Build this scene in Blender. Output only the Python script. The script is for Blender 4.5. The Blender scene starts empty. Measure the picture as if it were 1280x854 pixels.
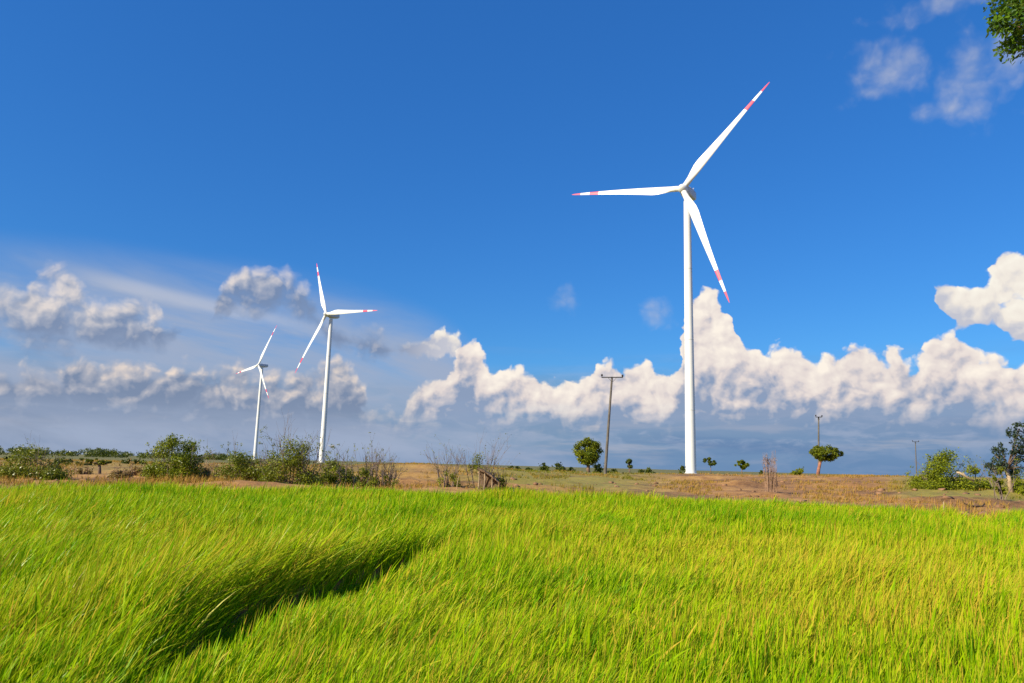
import bpy, bmesh, math, random
import numpy as np
from mathutils import Vector, Matrix

# ------------------------------------------------------------------ camera
sc = bpy.context.scene
col = sc.collection
W, HH, FPX = 1280.0, 854.0, 930.0
PITCH = math.atan(155.0 / FPX)
ROLL = 0.026
EYE = Vector((0.0, 0.0, 1.75))
fwd = Vector((0, math.cos(PITCH), math.sin(PITCH)))
rgt = Vector((1, 0, 0))
upv = rgt.cross(fwd)
cr, sr = math.cos(ROLL), math.sin(ROLL)
R_ = rgt * cr + upv * sr
U_ = upv * cr - rgt * sr
cam_d = bpy.data.cameras.new('camera')
cam = bpy.data.objects.new('camera', cam_d)
col.objects.link(cam)
cam_d.sensor_width = 36.0
cam_d.lens = FPX / W * 36.0
cam_d.clip_start = 0.05
cam_d.clip_end = 60000.0
cam.matrix_world = Matrix(((R_.x, U_.x, -fwd.x, EYE.x), (R_.y, U_.y, -fwd.y, EYE.y),
                           (R_.z, U_.z, -fwd.z, EYE.z), (0, 0, 0, 1)))
sc.camera = cam


def ray(x, y):
    d = fwd + R_ * ((x - W / 2) / FPX) - U_ * ((y - HH / 2) / FPX)
    return d


def azel(x, y):
    d = ray(x, y).normalized()
    return math.degrees(math.atan2(d.x, d.y)), math.degrees(math.asin(d.z))


# ------------------------------------------------------------------ light
SUN_EL, SUN_AZ = math.radians(32.0), math.radians(236.0)   # azimuth clockwise from +Y
sun_dir = Vector((math.sin(SUN_AZ) * math.cos(SUN_EL), math.cos(SUN_AZ) * math.cos(SUN_EL), math.sin(SUN_EL)))
sl = bpy.data.lights.new('sun', 'SUN')
sl.energy = 5.0
sl.angle = math.radians(0.5)
sl.color = (1.0, 0.885, 0.65)
so = bpy.data.objects.new('sun', sl)
col.objects.link(so)
so.rotation_euler = (-sun_dir).to_track_quat('-Z', 'Y').to_euler()
so.location = (0, 0, 60)
sc.view_settings.view_transform = 'Standard'
sc.view_settings.look = 'None'
sc.view_settings.gamma = 1.0
sc.view_settings.use_curve_mapping = False
EXPO = 0.5
sc.view_settings.exposure = EXPO
SKY_S = 0.10

sc.cycles.max_bounces = 6
sc.cycles.diffuse_bounces = 3
sc.cycles.transparent_max_bounces = 8
sc.cycles.caustics_reflective = False
sc.cycles.caustics_refractive = False

world = bpy.data.worlds.new('World')
sc.world = world
world.use_nodes = True


def srgb(r, g, b):
    def f(c):
        c /= 255.0
        return c / 12.92 if c <= 0.04045 else ((c + 0.055) / 1.055) ** 2.4
    return (f(r), f(g), f(b))


class NT:
    """tiny expression helper over a node tree"""
    def __init__(self, nt):
        self.nt = nt

    def node(self, t, **kw):
        n = self.nt.nodes.new(t)
        for k, v in kw.items():
            setattr(n, k, v)
        return n

    def put(self, sock, v):
        if isinstance(v, bpy.types.NodeSocket):
            self.nt.links.new(v, sock)
        else:
            sock.default_value = v

    def m(self, op, a, b=None, c=None, clamp=False):
        n = self.node('ShaderNodeMath', operation=op, use_clamp=clamp)
        for i, v in enumerate((a, b, c)):
            if v is not None:
                self.put(n.inputs[i], v)
        return n.outputs[0]

    def add(self, a, b): return self.m('ADD', a, b)
    def sub(self, a, b): return self.m('SUBTRACT', a, b)
    def mul(self, a, b): return self.m('MULTIPLY', a, b)
    def mx(self, a, b): return self.m('MAXIMUM', a, b)
    def mn(self, a, b): return self.m('MINIMUM', a, b)

    def ss(self, v, a, b, o0=0.0, o1=1.0, kind='SMOOTHSTEP'):
        n = self.node('ShaderNodeMapRange', interpolation_type=kind)
        self.put(n.inputs[0], v)
        for i, x in enumerate((a, b, o0, o1)):
            self.put(n.inputs[1 + i], x)
        return n.outputs[0]

    def xyz(self, x, y, z=0.0):
        n = self.node('ShaderNodeCombineXYZ')
        for i, v in enumerate((x, y, z)):
            self.put(n.inputs[i], v)
        return n.outputs[0]

    def noise(self, vec, scale, detail=4.0, rough=0.5, dist=0.0, color=False):
        n = self.node('ShaderNodeTexNoise')
        self.put(n.inputs['Vector'], vec)
        n.inputs['Scale'].default_value = scale
        n.inputs['Detail'].default_value = detail
        n.inputs['Roughness'].default_value = rough
        n.inputs['Distortion'].default_value = dist
        return n.outputs['Color' if color else 'Fac']

    def voro(self, vec, scale, detail=3.0, rough=0.5, smooth=0.3):
        n = self.node('ShaderNodeTexVoronoi', feature='SMOOTH_F1', voronoi_dimensions='3D')
        self.put(n.inputs['Vector'], vec)
        n.inputs['Scale'].default_value = scale
        n.inputs['Detail'].default_value = detail
        n.inputs['Roughness'].default_value = rough
        n.inputs['Smoothness'].default_value = smooth
        return n.outputs['Distance']

    def mix(self, f, a, b, blend='MIX'):
        n = self.node('ShaderNodeMix', data_type='RGBA', blend_type=blend)
        self.put(n.inputs[0], f)
        for i, v in ((6, a), (7, b)):
            if isinstance(v, tuple):
                v = (*v[:3], 1.0)
            self.put(n.inputs[i], v)
        return n.outputs[2]

    def ramp(self, f, stops):
        n = self.node('ShaderNodeValToRGB')
        els = n.color_ramp.elements
        while len(els) < len(stops):
            els.new(0.5)
        for e, (p, c) in zip(els, stops):
            e.position = p
            e.color = (*c[:3], 1.0)
        self.put(n.inputs[0], f)
        return n.outputs[0]

    def curve(self, f, pts):
        n = self.node('ShaderNodeFloatCurve')
        c = n.mapping.curves[0]
        n.mapping.use_clip = False
        while len(c.points) < len(pts):
            c.points.new(0.5, 0.5)
        for p, (x, y) in zip(c.points, pts):
            p.location = (x, y)
            p.handle_type = 'AUTO_CLAMPED'
        n.mapping.update()
        self.put(n.inputs[1], f)
        return n.outputs[0]


def build_sky():
    g = NT(world.node_tree)
    nt = world.node_tree
    nt.nodes.clear()
    out = g.node('ShaderNodeOutputWorld')
    bg = g.node('ShaderNodeBackground')
    bg.inputs[1].default_value = SKY_S
    nt.links.new(bg.outputs[0], out.inputs[0])
    sky = g.node('ShaderNodeTexSky', sky_type='NISHITA', sun_disc=False, sun_elevation=SUN_EL, sun_rotation=SUN_AZ,
                 altitude=0.0, air_density=1.15, dust_density=0.35, ozone_density=3.5)
    hs = g.node('ShaderNodeHueSaturation')
    hs.inputs['Saturation'].default_value = 1.22
    hs.inputs['Value'].default_value = 1.0
    nt.links.new(sky.outputs[0], hs.inputs['Color'])
    base = g.mix(1.0, hs.outputs[0], (0.37, 0.73, 1.02), 'MULTIPLY')
    K = 1.0 / (SKY_S * 2 ** EXPO)

    def C(r, gg, b):
        return tuple(k * K for k in srgb(r, gg, b))

    base = g.mix(0.35, base, C(52, 118, 208))
    tc = g.node('ShaderNodeTexCoord')
    nrm = g.node('ShaderNodeVectorMath', operation='NORMALIZE')
    nt.links.new(tc.outputs['Generated'], nrm.inputs[0])
    sep = g.node('ShaderNodeSeparateXYZ')
    nt.links.new(nrm.outputs[0], sep.inputs[0])
    X, Y, Z = sep.outputs
    u = g.m('DEGREES', g.m('ARCTAN2', X, Y))
    v = g.m('DEGREES', g.m('ARCSINE', Z))

    U0, U1 = -44.0, 44.0

    def crv(pts, scale=20.0):
        p = []
        for x, y in pts:
            a, e = azel(x, y)
            p.append(((a - U0) / (U1 - U0), e / scale))
        return lambda uu: g.mul(g.curve(g.ss(uu, U0, U1, kind='LINEAR'), p), scale)

    def ell(uu, vv, x, y, rx, ry):
        a, e = azel(x, y)
        k = 55.0 / 930.0
        w = g.node('ShaderNodeVectorMath', operation='MULTIPLY_ADD')
        nt.links.new(uv, w.inputs[0])
        w.inputs[1].default_value = (1 / (rx * k), 1 / (ry * k), 0)
        w.inputs[2].default_value = (-a / (rx * k), -e / (ry * k), 0)
        n = g.node('ShaderNodeVectorMath', operation='LENGTH')
        nt.links.new(w.outputs[0], n.inputs[0])
        return n.outputs['Value']

    uv = g.xyz(u, v, 0.0)
    color = base
    # -- horizon haze under and behind the clouds
    nz = g.noise(g.xyz(g.mul(u, 0.05), g.mul(v, 0.42), 3.1), 1.0, 4.0, 0.55)
    nz2 = g.noise(g.xyz(g.mul(u, 0.11), g.mul(v, 0.9), 7.7), 1.0, 4.0, 0.6)
    slate = g.ramp(g.ss(g.add(u, g.mul(g.sub(nz, 0.5), 30.0)), -34, 34, kind='LINEAR'),
                   [(0.0, C(130, 144, 168)), (0.45, C(124, 153, 184)), (1.0, C(112, 143, 182))])
    slate = g.mix(g.mul(g.ss(nz2, 0.50, 0.70), 0.85), slate, C(164, 172, 190))
    slate = g.mix(g.mul(g.ss(nz, 0.50, 0.66), 0.6), slate, C(94, 126, 170))
    slate = g.mix(g.mul(g.ss(v, 1.9, 0.2), 0.5), slate, C(98, 134, 178))
    nz3 = g.noise(g.xyz(g.mul(u, 0.30), g.mul(v, 0.85), 15.2), 1.0, 5.0, 0.62, 0.5)
    slate = g.mix(g.mul(g.ss(nz3, 0.46, 0.66), g.ss(v, 0.8, 3.0, 0.15, 0.75)), slate, g.mix(g.ss(u, -14, 6), C(176, 178, 190), C(160, 174, 200)))
    a0 = g.ss(g.add(v, g.mul(g.sub(nz, 0.5), 7.0)), 8.5, 2.6)
    color = g.mix(a0, color, slate)

    # -- thin veil on the left
    vn = g.noise(g.xyz(g.mul(u, 0.07), g.add(g.mul(v, 0.28), g.mul(u, 0.05)), 1.3), 1.0, 5.0, 0.6, 0.4)
    vt = crv([(-300, 270), (0, 285), (160, 300), (300, 318), (420, 345), (520, 375), (590, 420), (650, 520), (900, 600)])
    top = g.sub(vt(u), v)
    va = g.mul(g.mul(g.ss(top, -0.3, 4.2), g.ss(vn, 0.30, 0.66, 0.35, 1.0)), 0.95)
    color = g.mix(va, color, C(160, 174, 200))
    a1, e1 = azel(100, 340)
    a2, e2 = azel(345, 402)
    sl_ = (e2 - e1) / (a2 - a1)
    dl = g.sub(g.sub(v, e1), g.mul(g.sub(u, a1), sl_))
    dl = g.add(dl, g.mul(g.sub(vn, 0.5), 1.6))
    st = g.mul(g.ss(g.m('ABSOLUTE', dl), 0.75, 0.05), g.mul(g.ss(u, a1 - 2, a1 + 4), g.ss(u, a2 + 6, a2 - 3)))
    color = g.mix(g.mul(st, 0.6), color, C(190, 196, 212))

    # -- one cauliflower relief shared by all the cumulus
    WARP, PS, DU = 1.7, 0.50, 0.42

    def puffs(vec):
        w = g.noise(vec, 0.42, 4.0, 0.52, color=True)
        vm = g.node('ShaderNodeVectorMath', operation='MULTIPLY_ADD')
        nt.links.new(w, vm.inputs[0])
        vm.inputs[1].default_value = (WARP, WARP, 0.0)
        nt.links.new(vec, vm.inputs[2])
        n = g.node('ShaderNodeTexVoronoi', feature='SMOOTH_F1', voronoi_dimensions='2D')
        nt.links.new(vm.outputs[0], n.inputs['Vector'])
        n.inputs['Scale'].default_value = PS
        n.inputs['Detail'].default_value = 3.0
        n.inputs['Roughness'].default_value = 0.46
        n.inputs['Smoothness'].default_value = 0.35
        d = n.outputs['Distance']
        return g.sub(0.62, g.mul(d, 1.15)), w
    p0, w0 = puffs(uv)
    p1, _ = puffs(g.xyz(g.sub(u, DU * 0.7), g.add(v, DU * 0.75), 0.0))
    dp = g.sub(p1, p0)
    big = g.noise(g.xyz(u, g.mul(v, 1.5), 9.0), 0.33, 3.0, 0.55)
    bigs = g.mul(g.sub(big, 0.5), 1.25)

    def tint(uu, left, right):
        return g.mix(g.ss(u, azel(440, 480)[0], azel(560, 480)[0]), left, right)

    def cloud(color, h, slope, edge, lit, mid, shade, relief, alpha=1.0, fall=0.0):
        a = g.mul(g.ss(h, edge[0], edge[1]), alpha)
        t = g.ss(slope, relief, g.mul(relief, -1.0), kind='LINEAR')
        t = g.sub(g.add(t, g.mul(bigs, 1.0)), fall)
        # three tones by hand: the colours differ from left to right
        c = g.mix(g.ss(t, 0.0, 0.48, kind='LINEAR'), shade, mid)
        c = g.mix(g.ss(t, 0.45, 0.98, kind='LINEAR'), c, lit)
        return g.mix(a, color, c)

    ws = g.node('ShaderNodeSeparateColor')
    nt.links.new(w0, ws.inputs[0])
    uw = g.add(u, g.mul(g.sub(ws.outputs[0], 0.5), 2.4))
    vw = g.add(v, g.mul(g.sub(ws.outputs[1], 0.5), 1.6))

    right = g.ss(u, azel(470, 480)[0], azel(560, 480)[0])

    def two(l, r):
        return g.mix(right, l, r)

    # -- upper layer: grey stratocumulus at the left, bright cumulus at the right edge
    t2 = crv([(-200, 370), (-60, 365), (-10, 360), (14, 366), (28, 372), (40, 340), (62, 325), (80, 338), (96, 352), (120, 372), (150, 376), (175, 362), (198, 376),
              (214, 408), (240, 412), (262, 384), (282, 344), (318, 332), (352, 338), (376, 352), (392, 374), (420, 404), (470, 412), (500, 424), (534, 418), (556, 404), (578, 414), (596, 450),
              (640, 520), (1100, 520), (1148, 420), (1160, 356), (1176, 344), (1205, 352), (1226, 352), (1240, 336), (1250, 312), (1266, 306), (1285, 318), (1340, 330), (1420, 380)])
    b2 = crv([(-200, 440), (0, 440), (60, 442), (130, 444), (190, 442), (230, 424), (262, 404), (290, 398), (350, 396), (385, 404), (420, 436), (470, 448), (540, 452), (580, 450), (600, 430),
              (640, 400), (1120, 340), (1156, 352), (1176, 388), (1198, 414), (1218, 420), (1240, 416), (1262, 430), (1285, 446), (1350, 450), (1420, 410)])
    d_up = g.sub(t2(uw), vw)
    d_dn = g.sub(vw, b2(uw))
    env = g.mn(g.mn(d_up, g.mul(d_dn, 1.0)), 1.1)
    h = g.add(env, g.mul(p0, 1.1))
    slope = g.add(g.mul(dp, 1.0), g.mul(g.ss(d_up, 0.0, 0.9, -0.16, 0.04), 1.0))
    e0 = g.ss(right, 0, 1, -0.50, 0.02, kind='LINEAR')
    e1_ = g.ss(right, 0, 1, 1.10, 0.46, kind='LINEAR')
    color = cloud(color, h, slope, (e0, e1_), two(C(232, 221, 214), C(254, 249, 236)), two(C(174, 178, 192), C(240, 232, 222)),
                  two(C(122, 140, 172), C(196, 198, 210)), g.ss(right, 0, 1, 0.55, 0.9), g.ss(right, 0, 1, 0.88, 1.0),
                  g.mul(g.ss(d_dn, 3.4, 0.6, -0.22, 0.60), g.ss(right, 0, 1, 1.0, 0.7)))

    # -- small soft wisps
    Ls = [(706, 374, 32, 22), (822, 396, 34, 28), (1112, 86, 70, 42), (1088, 116, 44, 18),
          (1182, 138, 48, 26), (1215, 105, 60, 60), (1195, 0, 110, 26), (1262, 60, 60, 50)]
    r = None
    for t in Ls:
        e = ell(u, v, *t)
        r = e if r is None else g.m('SMOOTH_MIN', r, e, 0.3)
    hw = g.add(g.sub(1.0, r), g.mul(g.add(g.mul(p0, 0.7), g.mul(bigs, 1.0)), 0.75))
    color = cloud(color, hw, dp, (0.0, 1.3), C(206, 206, 212), C(186, 192, 206), C(158, 174, 202), 1.1, 0.6, 0.0)

    # -- low layer: the grey band at the left and the main cumulus ridge
    tr = crv([(-200, 455), (-60, 462), (0, 458), (40, 455), (70, 462), (95, 446), (130, 438), (165, 446), (200, 462), (220, 452), (260, 462),
              (300, 452), (335, 462), (360, 468), (385, 455), (410, 448), (428, 440), (442, 452), (455, 485), (480, 515), (496, 516), (505, 502), (520, 482), (535, 466), (556, 456), (572, 440), (590, 416), (603, 432), (615, 446), (640, 452), (660, 460), (685, 464),
              (705, 468), (728, 468), (745, 452), (775, 447), (808, 449), (826, 462), (838, 464), (846, 444), (852, 414), (866, 380), (876, 356),
              (888, 356), (900, 368), (914, 378), (924, 404), (945, 424), (975, 432), (1005, 436), (1030, 444), (1055, 434), (1080, 427), (1098, 440),
              (1122, 430), (1142, 441), (1160, 420), (1182, 408), (1205, 420), (1228, 440), (1255, 446), (1285, 450), (1400, 440)])
    d_top = g.sub(tr(uw), vw)
    h = g.add(g.mn(d_top, 1.5), g.mul(p0, 1.25))
    slope = g.add(dp, g.ss(d_top, 0.0, 1.0, -0.16, 0.04))
    e0 = g.ss(right, 0, 1, -0.35, 0.02, kind='LINEAR')
    e1_ = g.ss(right, 0, 1, 0.95, 0.50, kind='LINEAR')
    # each part of the band greys towards its flat base
    fall = g.ss(d_top, g.ss(right, 0, 1, 0.3, 0.9), g.ss(right, 0, 1, 3.6, 6.4), -0.24, 0.72, kind='LINEAR')
    fall = g.mn(fall, g.ss(v, g.ss(right, 0, 1, azel(200, 455)[1], azel(900, 432)[1]), g.ss(right, 0, 1, azel(200, 540)[1], azel(900, 548)[1]), -0.26, 0.80, kind='LINEAR'))
    fall = g.add(fall, g.ss(u, -1.0, -8.0, 0.0, 0.14))
    vb0 = g.ss(right, 0, 1, azel(200, 548)[1], azel(900, 562)[1])
    vb1 = g.ss(right, 0, 1, azel(200, 485)[1], azel(900, 500)[1])
    color = cloud(color, h, slope, (e0, e1_), two(C(236, 220, 208), C(254, 244, 231)), two(C(174, 177, 190), C(226, 215, 212)),
                  two(C(124, 141, 170), C(140, 158, 188)), g.ss(right, 0, 1, 0.60, 0.86), g.ss(g.add(v, g.mul(g.sub(nz2, 0.5), 2.0)), vb0, vb1), fall)
    nt.links.new(color, bg.inputs[0])
    world.cycles.sampling_method = 'NONE'


build_sky()

# ------------------------------------------------------------------ helpers
rng = np.random.default_rng(7)
random.seed(7)


def lin(r, g, b):
    return srgb(r, g, b)


def lattice(ix, iy, seed):
    n = (ix.astype(np.int64) * 374761393 + iy.astype(np.int64) * 668265263 + seed * 1442695041) & 0x7fffffff
    n = ((n ^ (n >> 13)) * 1274126177) & 0x7fffffff
    n = (n ^ (n >> 16)) & 0xffff
    return n / 65535.0


def vnoise(x, y, seed=0):
    x = np.asarray(x, float)
    y = np.asarray(y, float)
    ix, iy = np.floor(x), np.floor(y)
    fx, fy = x - ix, y - iy
    fx = fx * fx * (3 - 2 * fx)
    fy = fy * fy * (3 - 2 * fy)
    a = lattice(ix, iy, seed)
    b = lattice(ix + 1, iy, seed)
    c = lattice(ix, iy + 1, seed)
    d = lattice(ix + 1, iy + 1, seed)
    return (a * (1 - fx) + b * fx) * (1 - fy) + (c * (1 - fx) + d * fx) * fy


def fbm(x, y, seed=0, octs=4):
    s, a, t = 0.0, 0.5, 0.0
    for i in range(octs):
        s = s + a * vnoise(np.asarray(x) * 2 ** i + 17.3 * i, np.asarray(y) * 2 ** i - 9.1 * i, seed + i)
        t += a
        a *= 0.5
    return s / t


def sstep(a, b, x):
    t = np.clip((x - a) / (b - a), 0, 1)
    return t * t * (3 - 2 * t)


def new_mat(name):
    m = bpy.data.materials.new(name)
    m.use_nodes = True
    nt = m.node_tree
    nt.nodes.clear()
    g = NT(nt)
    out = g.node('ShaderNodeOutputMaterial')
    return m, g, out


def paint(name, color, rough=0.5, var=0.08, scale=3.0, bump=0.0, metal=0.0, obj=True):
    m, g, out = new_mat(name)
    b = g.node('ShaderNodeBsdfPrincipled')
    tc = g.node('ShaderNodeTexCoord')
    n = g.noise(tc.outputs['Object'], scale, 5.0, 0.6)
    lo = tuple(c * (1 - var) for c in color)
    hi = tuple(min(1, c * (1 + var)) for c in color)
    c = g.mix(g.ss(n, 0.3, 0.7), lo, hi)
    g.put(b.inputs['Base Color'], c)
    b.inputs['Roughness'].default_value = rough
    b.inputs['Metallic'].default_value = metal
    if bump:
        bn = g.node('ShaderNodeBump')
        bn.inputs['Strength'].default_value = bump
        g.put(bn.inputs['Height'], n)
        g.put(b.inputs['Normal'], bn.outputs[0])
    g.nt.links.new(b.outputs[0], out.inputs[0])
    return m


def leaf_mat(name, c1, c2, transl=0.35, attr='tint', c3=None, gloss=0.25):
    """thin leaf: reflects and lets light through; the tint of each leaf comes from its own attribute"""
    m, g, out = new_mat(name)
    at = g.node('ShaderNodeAttribute', attribute_name=attr)
    f = at.outputs['Fac']
    if c3 is None:
        c = g.mix(f, c1, c2)
    else:
        c = g.ramp(f, [(0.0, c1), (0.5, c2), (1.0, c3)])
    d = g.node('ShaderNodeBsdfDiffuse')
    t = g.node('ShaderNodeBsdfTranslucent')
    gl = g.node('ShaderNodeBsdfGlossy')
    gl.inputs['Roughness'].default_value = 0.45
    g.put(d.inputs[0], c)
    g.put(t.inputs[0], g.mix(0.25, c, (0.35, 0.42, 0.02)))
    mx = g.node('ShaderNodeMixShader')
    mx.inputs[0].default_value = transl
    g.nt.links.new(d.outputs[0], mx.inputs[1])
    g.nt.links.new(t.outputs[0], mx.inputs[2])
    fr = g.node('ShaderNodeFresnel')
    fr.inputs[0].default_value = 1.4
    m2 = g.node('ShaderNodeMixShader')
    g.put(m2.inputs[0], g.mul(fr.outputs[0], gloss))
    g.nt.links.new(mx.outputs[0], m2.inputs[1])
    g.nt.links.new(gl.outputs[0], m2.inputs[2])
    g.nt.links.new(m2.outputs[0], out.inputs[0])
    return m


def link(name, me, parent=None):
    o = bpy.data.objects.new(name, me)
    col.objects.link(o)
    if parent is not None:
        o.parent = parent
    return o


def quads_mesh(name, V, Q, mat, tint=None, smooth=False):
    """fast mesh from an (n,3) vertex array and (m,4) or (m,3) faces"""
    me = bpy.data.meshes.new(name)
    V = np.ascontiguousarray(V, np.float32)
    Q = np.ascontiguousarray(Q, np.int32)
    k = Q.shape[1]
    me.vertices.add(len(V))
    me.vertices.foreach_set('co', V.ravel())
    me.loops.add(Q.size)
    me.loops.foreach_set('vertex_index', Q.ravel())
    me.polygons.add(len(Q))
    me.polygons.foreach_set('loop_start', np.arange(0, Q.size, k, dtype=np.int32))
    if smooth:
        me.polygons.foreach_set('use_smooth', np.ones(len(Q), bool))
    if tint is not None:
        a = me.attributes.new('tint', 'FLOAT', 'POINT')
        a.data.foreach_set('value', np.ascontiguousarray(tint, np.float32))
    me.update()
    if mat:
        me.materials.append(mat)
    return me


class MB:
    """collects shapes into one mesh"""
    def __init__(self):
        self.v, self.f, self.mi, self.t = [], [], [], []

    def add(self, V, F, mi=0, tint=0.5):
        o = len(self.v)
        self.v += [tuple(p) for p in V]
        self.f += [tuple(i + o for i in f) for f in F]
        self.mi += [mi] * len(F)
        self.t += [tint] * len(V)

    def tube(self, pts, rad, n=6, mi=0, cap=True):
        pts = [Vector(p) for p in pts]
        V, F = [], []
        ref = Vector((0.31, 0.22, 0.93))
        for i, p in enumerate(pts):
            d = (pts[min(i + 1, len(pts) - 1)] - pts[max(i - 1, 0)]).normalized()
            if abs(d.dot(ref)) > 0.95:
                ref = Vector((1, 0, 0.1))
            a = d.cross(ref).normalized()
            b = d.cross(a)
            r = rad[i] if hasattr(rad, '__len__') else rad
            for k in range(n):
                t = 2 * math.pi * k / n
                V.append(p + (a * math.cos(t) + b * math.sin(t)) * r)
        for i in range(len(pts) - 1):
            for k in range(n):
                F.append((i * n + k, i * n + (k + 1) % n, (i + 1) * n + (k + 1) % n, (i + 1) * n + k))
        if cap:
            F.append(tuple(range(n))[::-1])
            F.append(tuple((len(pts) - 1) * n + k for k in range(n)))
        self.add(V, F, mi)

    def box(self, c, s, rot=None, mi=0, taper=1.0):
        V = []
        for z in (-1, 1):
            for x, y in ((-1, -1), (1, -1), (1, 1), (-1, 1)):
                k = taper if z > 0 else 1.0
                p = Vector((x * s[0] / 2 * k, y * s[1] / 2 * k, z * s[2] / 2))
                if rot is not None:
                    p = rot @ p
                V.append(Vector(c) + p)
        F = [(3, 2, 1, 0), (4, 5, 6, 7), (0, 1, 5, 4), (1, 2, 6, 5), (2, 3, 7, 6), (3, 0, 4, 7)]
        self.add(V, F, mi)

    def lathe(self, prof, n=24, mi=0, mat=None):
        V, F = [], []
        for r, z in prof:
            for k in range(n):
                t = 2 * math.pi * k / n
                p = Vector((r * math.cos(t), r * math.sin(t), z))
                V.append(mat @ p if mat else p)
        for i in range(len(prof) - 1):
            for k in range(n):
                F.append((i * n + k, i * n + (k + 1) % n, (i + 1) * n + (k + 1) % n, (i + 1) * n + k))
        F.append(tuple(range(n))[::-1])
        F.append(tuple((len(prof) - 1) * n + k for k in range(n)))
        self.add(V, F, mi)

    def build(self, name, mats, parent=None, smooth=False, bevel=0.0):
        me = bpy.data.meshes.new(name)
        me.from_pydata([tuple(p) for p in self.v], [], self.f)
        if not isinstance(mats, (list, tuple)):
            mats = [mats]
        for m in mats:
            me.materials.append(m)
        me.polygons.foreach_set('material_index', self.mi)
        if smooth:
            me.polygons.foreach_set('use_smooth', [True] * len(self.f))
        me.update()
        if smooth and smooth is not True:
            try:
                me.set_sharp_from_angle(angle=smooth)
            except Exception:
                pass
        o = link(name, me, parent)
        if bevel:
            b = o.modifiers.new('bevel', 'BEVEL')
            b.width = bevel
            b.segments = 2
        return o


def tag(o, label=None, cat=None, group=None, kind=None):
    if label:
        o['label'] = label
    if cat:
        o['category'] = cat
    if group:
        o['group'] = group
    if kind:
        o['kind'] = kind
    return o


def thing(name, label, cat, loc, group=None, rotz=0.0):
    o = bpy.data.objects.new(name, None)
    col.objects.link(o)
    o.empty_display_size = 0.3
    o.location = loc
    o.rotation_euler = (0, 0, rotz)
    return tag(o, label, cat, group)


# ------------------------------------------------------------------ terrain
_px = [-400, 0, 200, 400, 480, 540, 600, 660, 760, 860, 1000, 1120, 1280, 1700]
_rz = [0.7, 0.75, 0.85, 1.0, 1.36, 1.62, 1.42, 1.08, 1.02, 1.20, 1.42, 1.58, 1.55, 1.4]
_ta = [(x - 640) / 930.0 for x in _px]
# far edge of the rice: distance by direction
_ex = [-700, 0, 320, 640, 820, 900, 1000, 1060, 1110, 1160, 1200, 1225, 1250, 1285, 1400, 1800]
_ed = [36, 35.5, 36.5, 39.0, 42.5, 42.5, 39, 38, 34.5, 30.5, 27.4, 26.6, 29.5, 36.0, 36, 36]
_ea = [(x - 640) / 930.0 for x in _ex]


def edge_dist(x, y):
    return np.interp(x / np.maximum(y, 0.3), _ea, _ed)


# line of the gap between the two paddies (ground points of the furrow)
FUR = np.array([[-2.1, 3.4], [-2.35, 4.8], [-2.8, 6.0], [-3.15, 7.6], [-3.2, 9.0], [-2.75, 10.8], [-2.1, 12.6], [-1.4, 14.2], [-0.6, 16.0]])
FURW = np.array([0.04, 0.10, 0.32, 0.95, 1.10, 1.05, 0.70, 0.25, 0.02])


def furrow(x, y):
    """signed distance to the foot of the left bank (+ on the right) and the width of the low strip there"""
    cx = np.interp(y, FUR[:, 1], FUR[:, 0]) + (fbm(y * 0.7, y * 0 + 2.2, 46, 2) - 0.5) * 0.5
    w = np.interp(y, FUR[:, 1], FURW, left=0.1, right=0.0)
    return x - cx, w


def H(x, y):
    x = np.asarray(x, float)
    y = np.asarray(y, float)
    a = np.where(y > 0.5, x / np.maximum(y, 0.5), np.sign(x) * 3)
    R = np.interp(a, _ta, _rz)
    e = np.where(y > 1, edge_dist(x, y), 200.0)
    d = y - e
    near = sstep(0.2, 1.6, d) * 0.20                      # earth bund at the rim of the paddy
    rise = sstep(2, 58, d) * (R - 0.2)
    fall = 1.0 - 0.62 * sstep(105, 230, y)
    n = (fbm(x * 0.22, y * 0.16, 3, 4) - 0.5) * 0.55 + (fbm(x * 0.9, y * 0.8, 9, 3) - 0.5) * 0.22
    n *= sstep(0.5, 6, d) * (1 - 0.75 * sstep(60, 95, y))
    wob = (fbm(x * 0.06, x * 0 + 1.7, 55, 3) - 0.5) * 7
    for yb, hb_, wb in ((41.5, 0.26, 0.7), (50.0, 0.34, 0.9), (63.0, 0.30, 1.0), (80.0, 0.30, 1.2)):
        n = n + hb_ * np.exp(-((y - yb - wob * yb / 50) / wb) ** 2) * sstep(0.25, 0.55, fbm(x * 0.11, x * 0 + yb, 57, 2)) * sstep(2.5, 5, d)
    far = (fbm(x * 0.004, y * 0.004, 21, 3) - 0.5) * 3.0 * sstep(300, 1500, np.hypot(x, y))
    back = np.where(y > 1, 1.0, 0.0)
    fd, fw = furrow(x, y)
    ditch = 0.26 * sstep(-0.25, 0.15, fd) * (1 - sstep(0.7, 1.25, fd / np.maximum(fw, 0.03))) * np.minimum(1, fw / 0.6)
    nd = np.exp(-((y - e - 1.2) / 0.55) ** 2) * sstep(0.47, 0.52, a) * (1 - sstep(0.61, 0.65, a)) * 0.32
    return (near + rise + n) * fall * back + far - ditch - nd


def Hs(x, y):
    return float(H(np.array([x]), np.array([y]))[0])


def at(px, py, Y):
    """the point at distance Y (along +Y) on the sight line of a picture position"""
    d = ray(px, py)
    return EYE + d * (Y / d.y)


def foot(px, Y):
    p = at(px, 600.0, Y)
    return Vector((p.x, Y, Hs(p.x, Y)))


def top_h(px, py, Y):
    return at(px, py, Y).z - foot(px, Y).z


def span(w, Y):
    return w * Y / FPX


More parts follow.
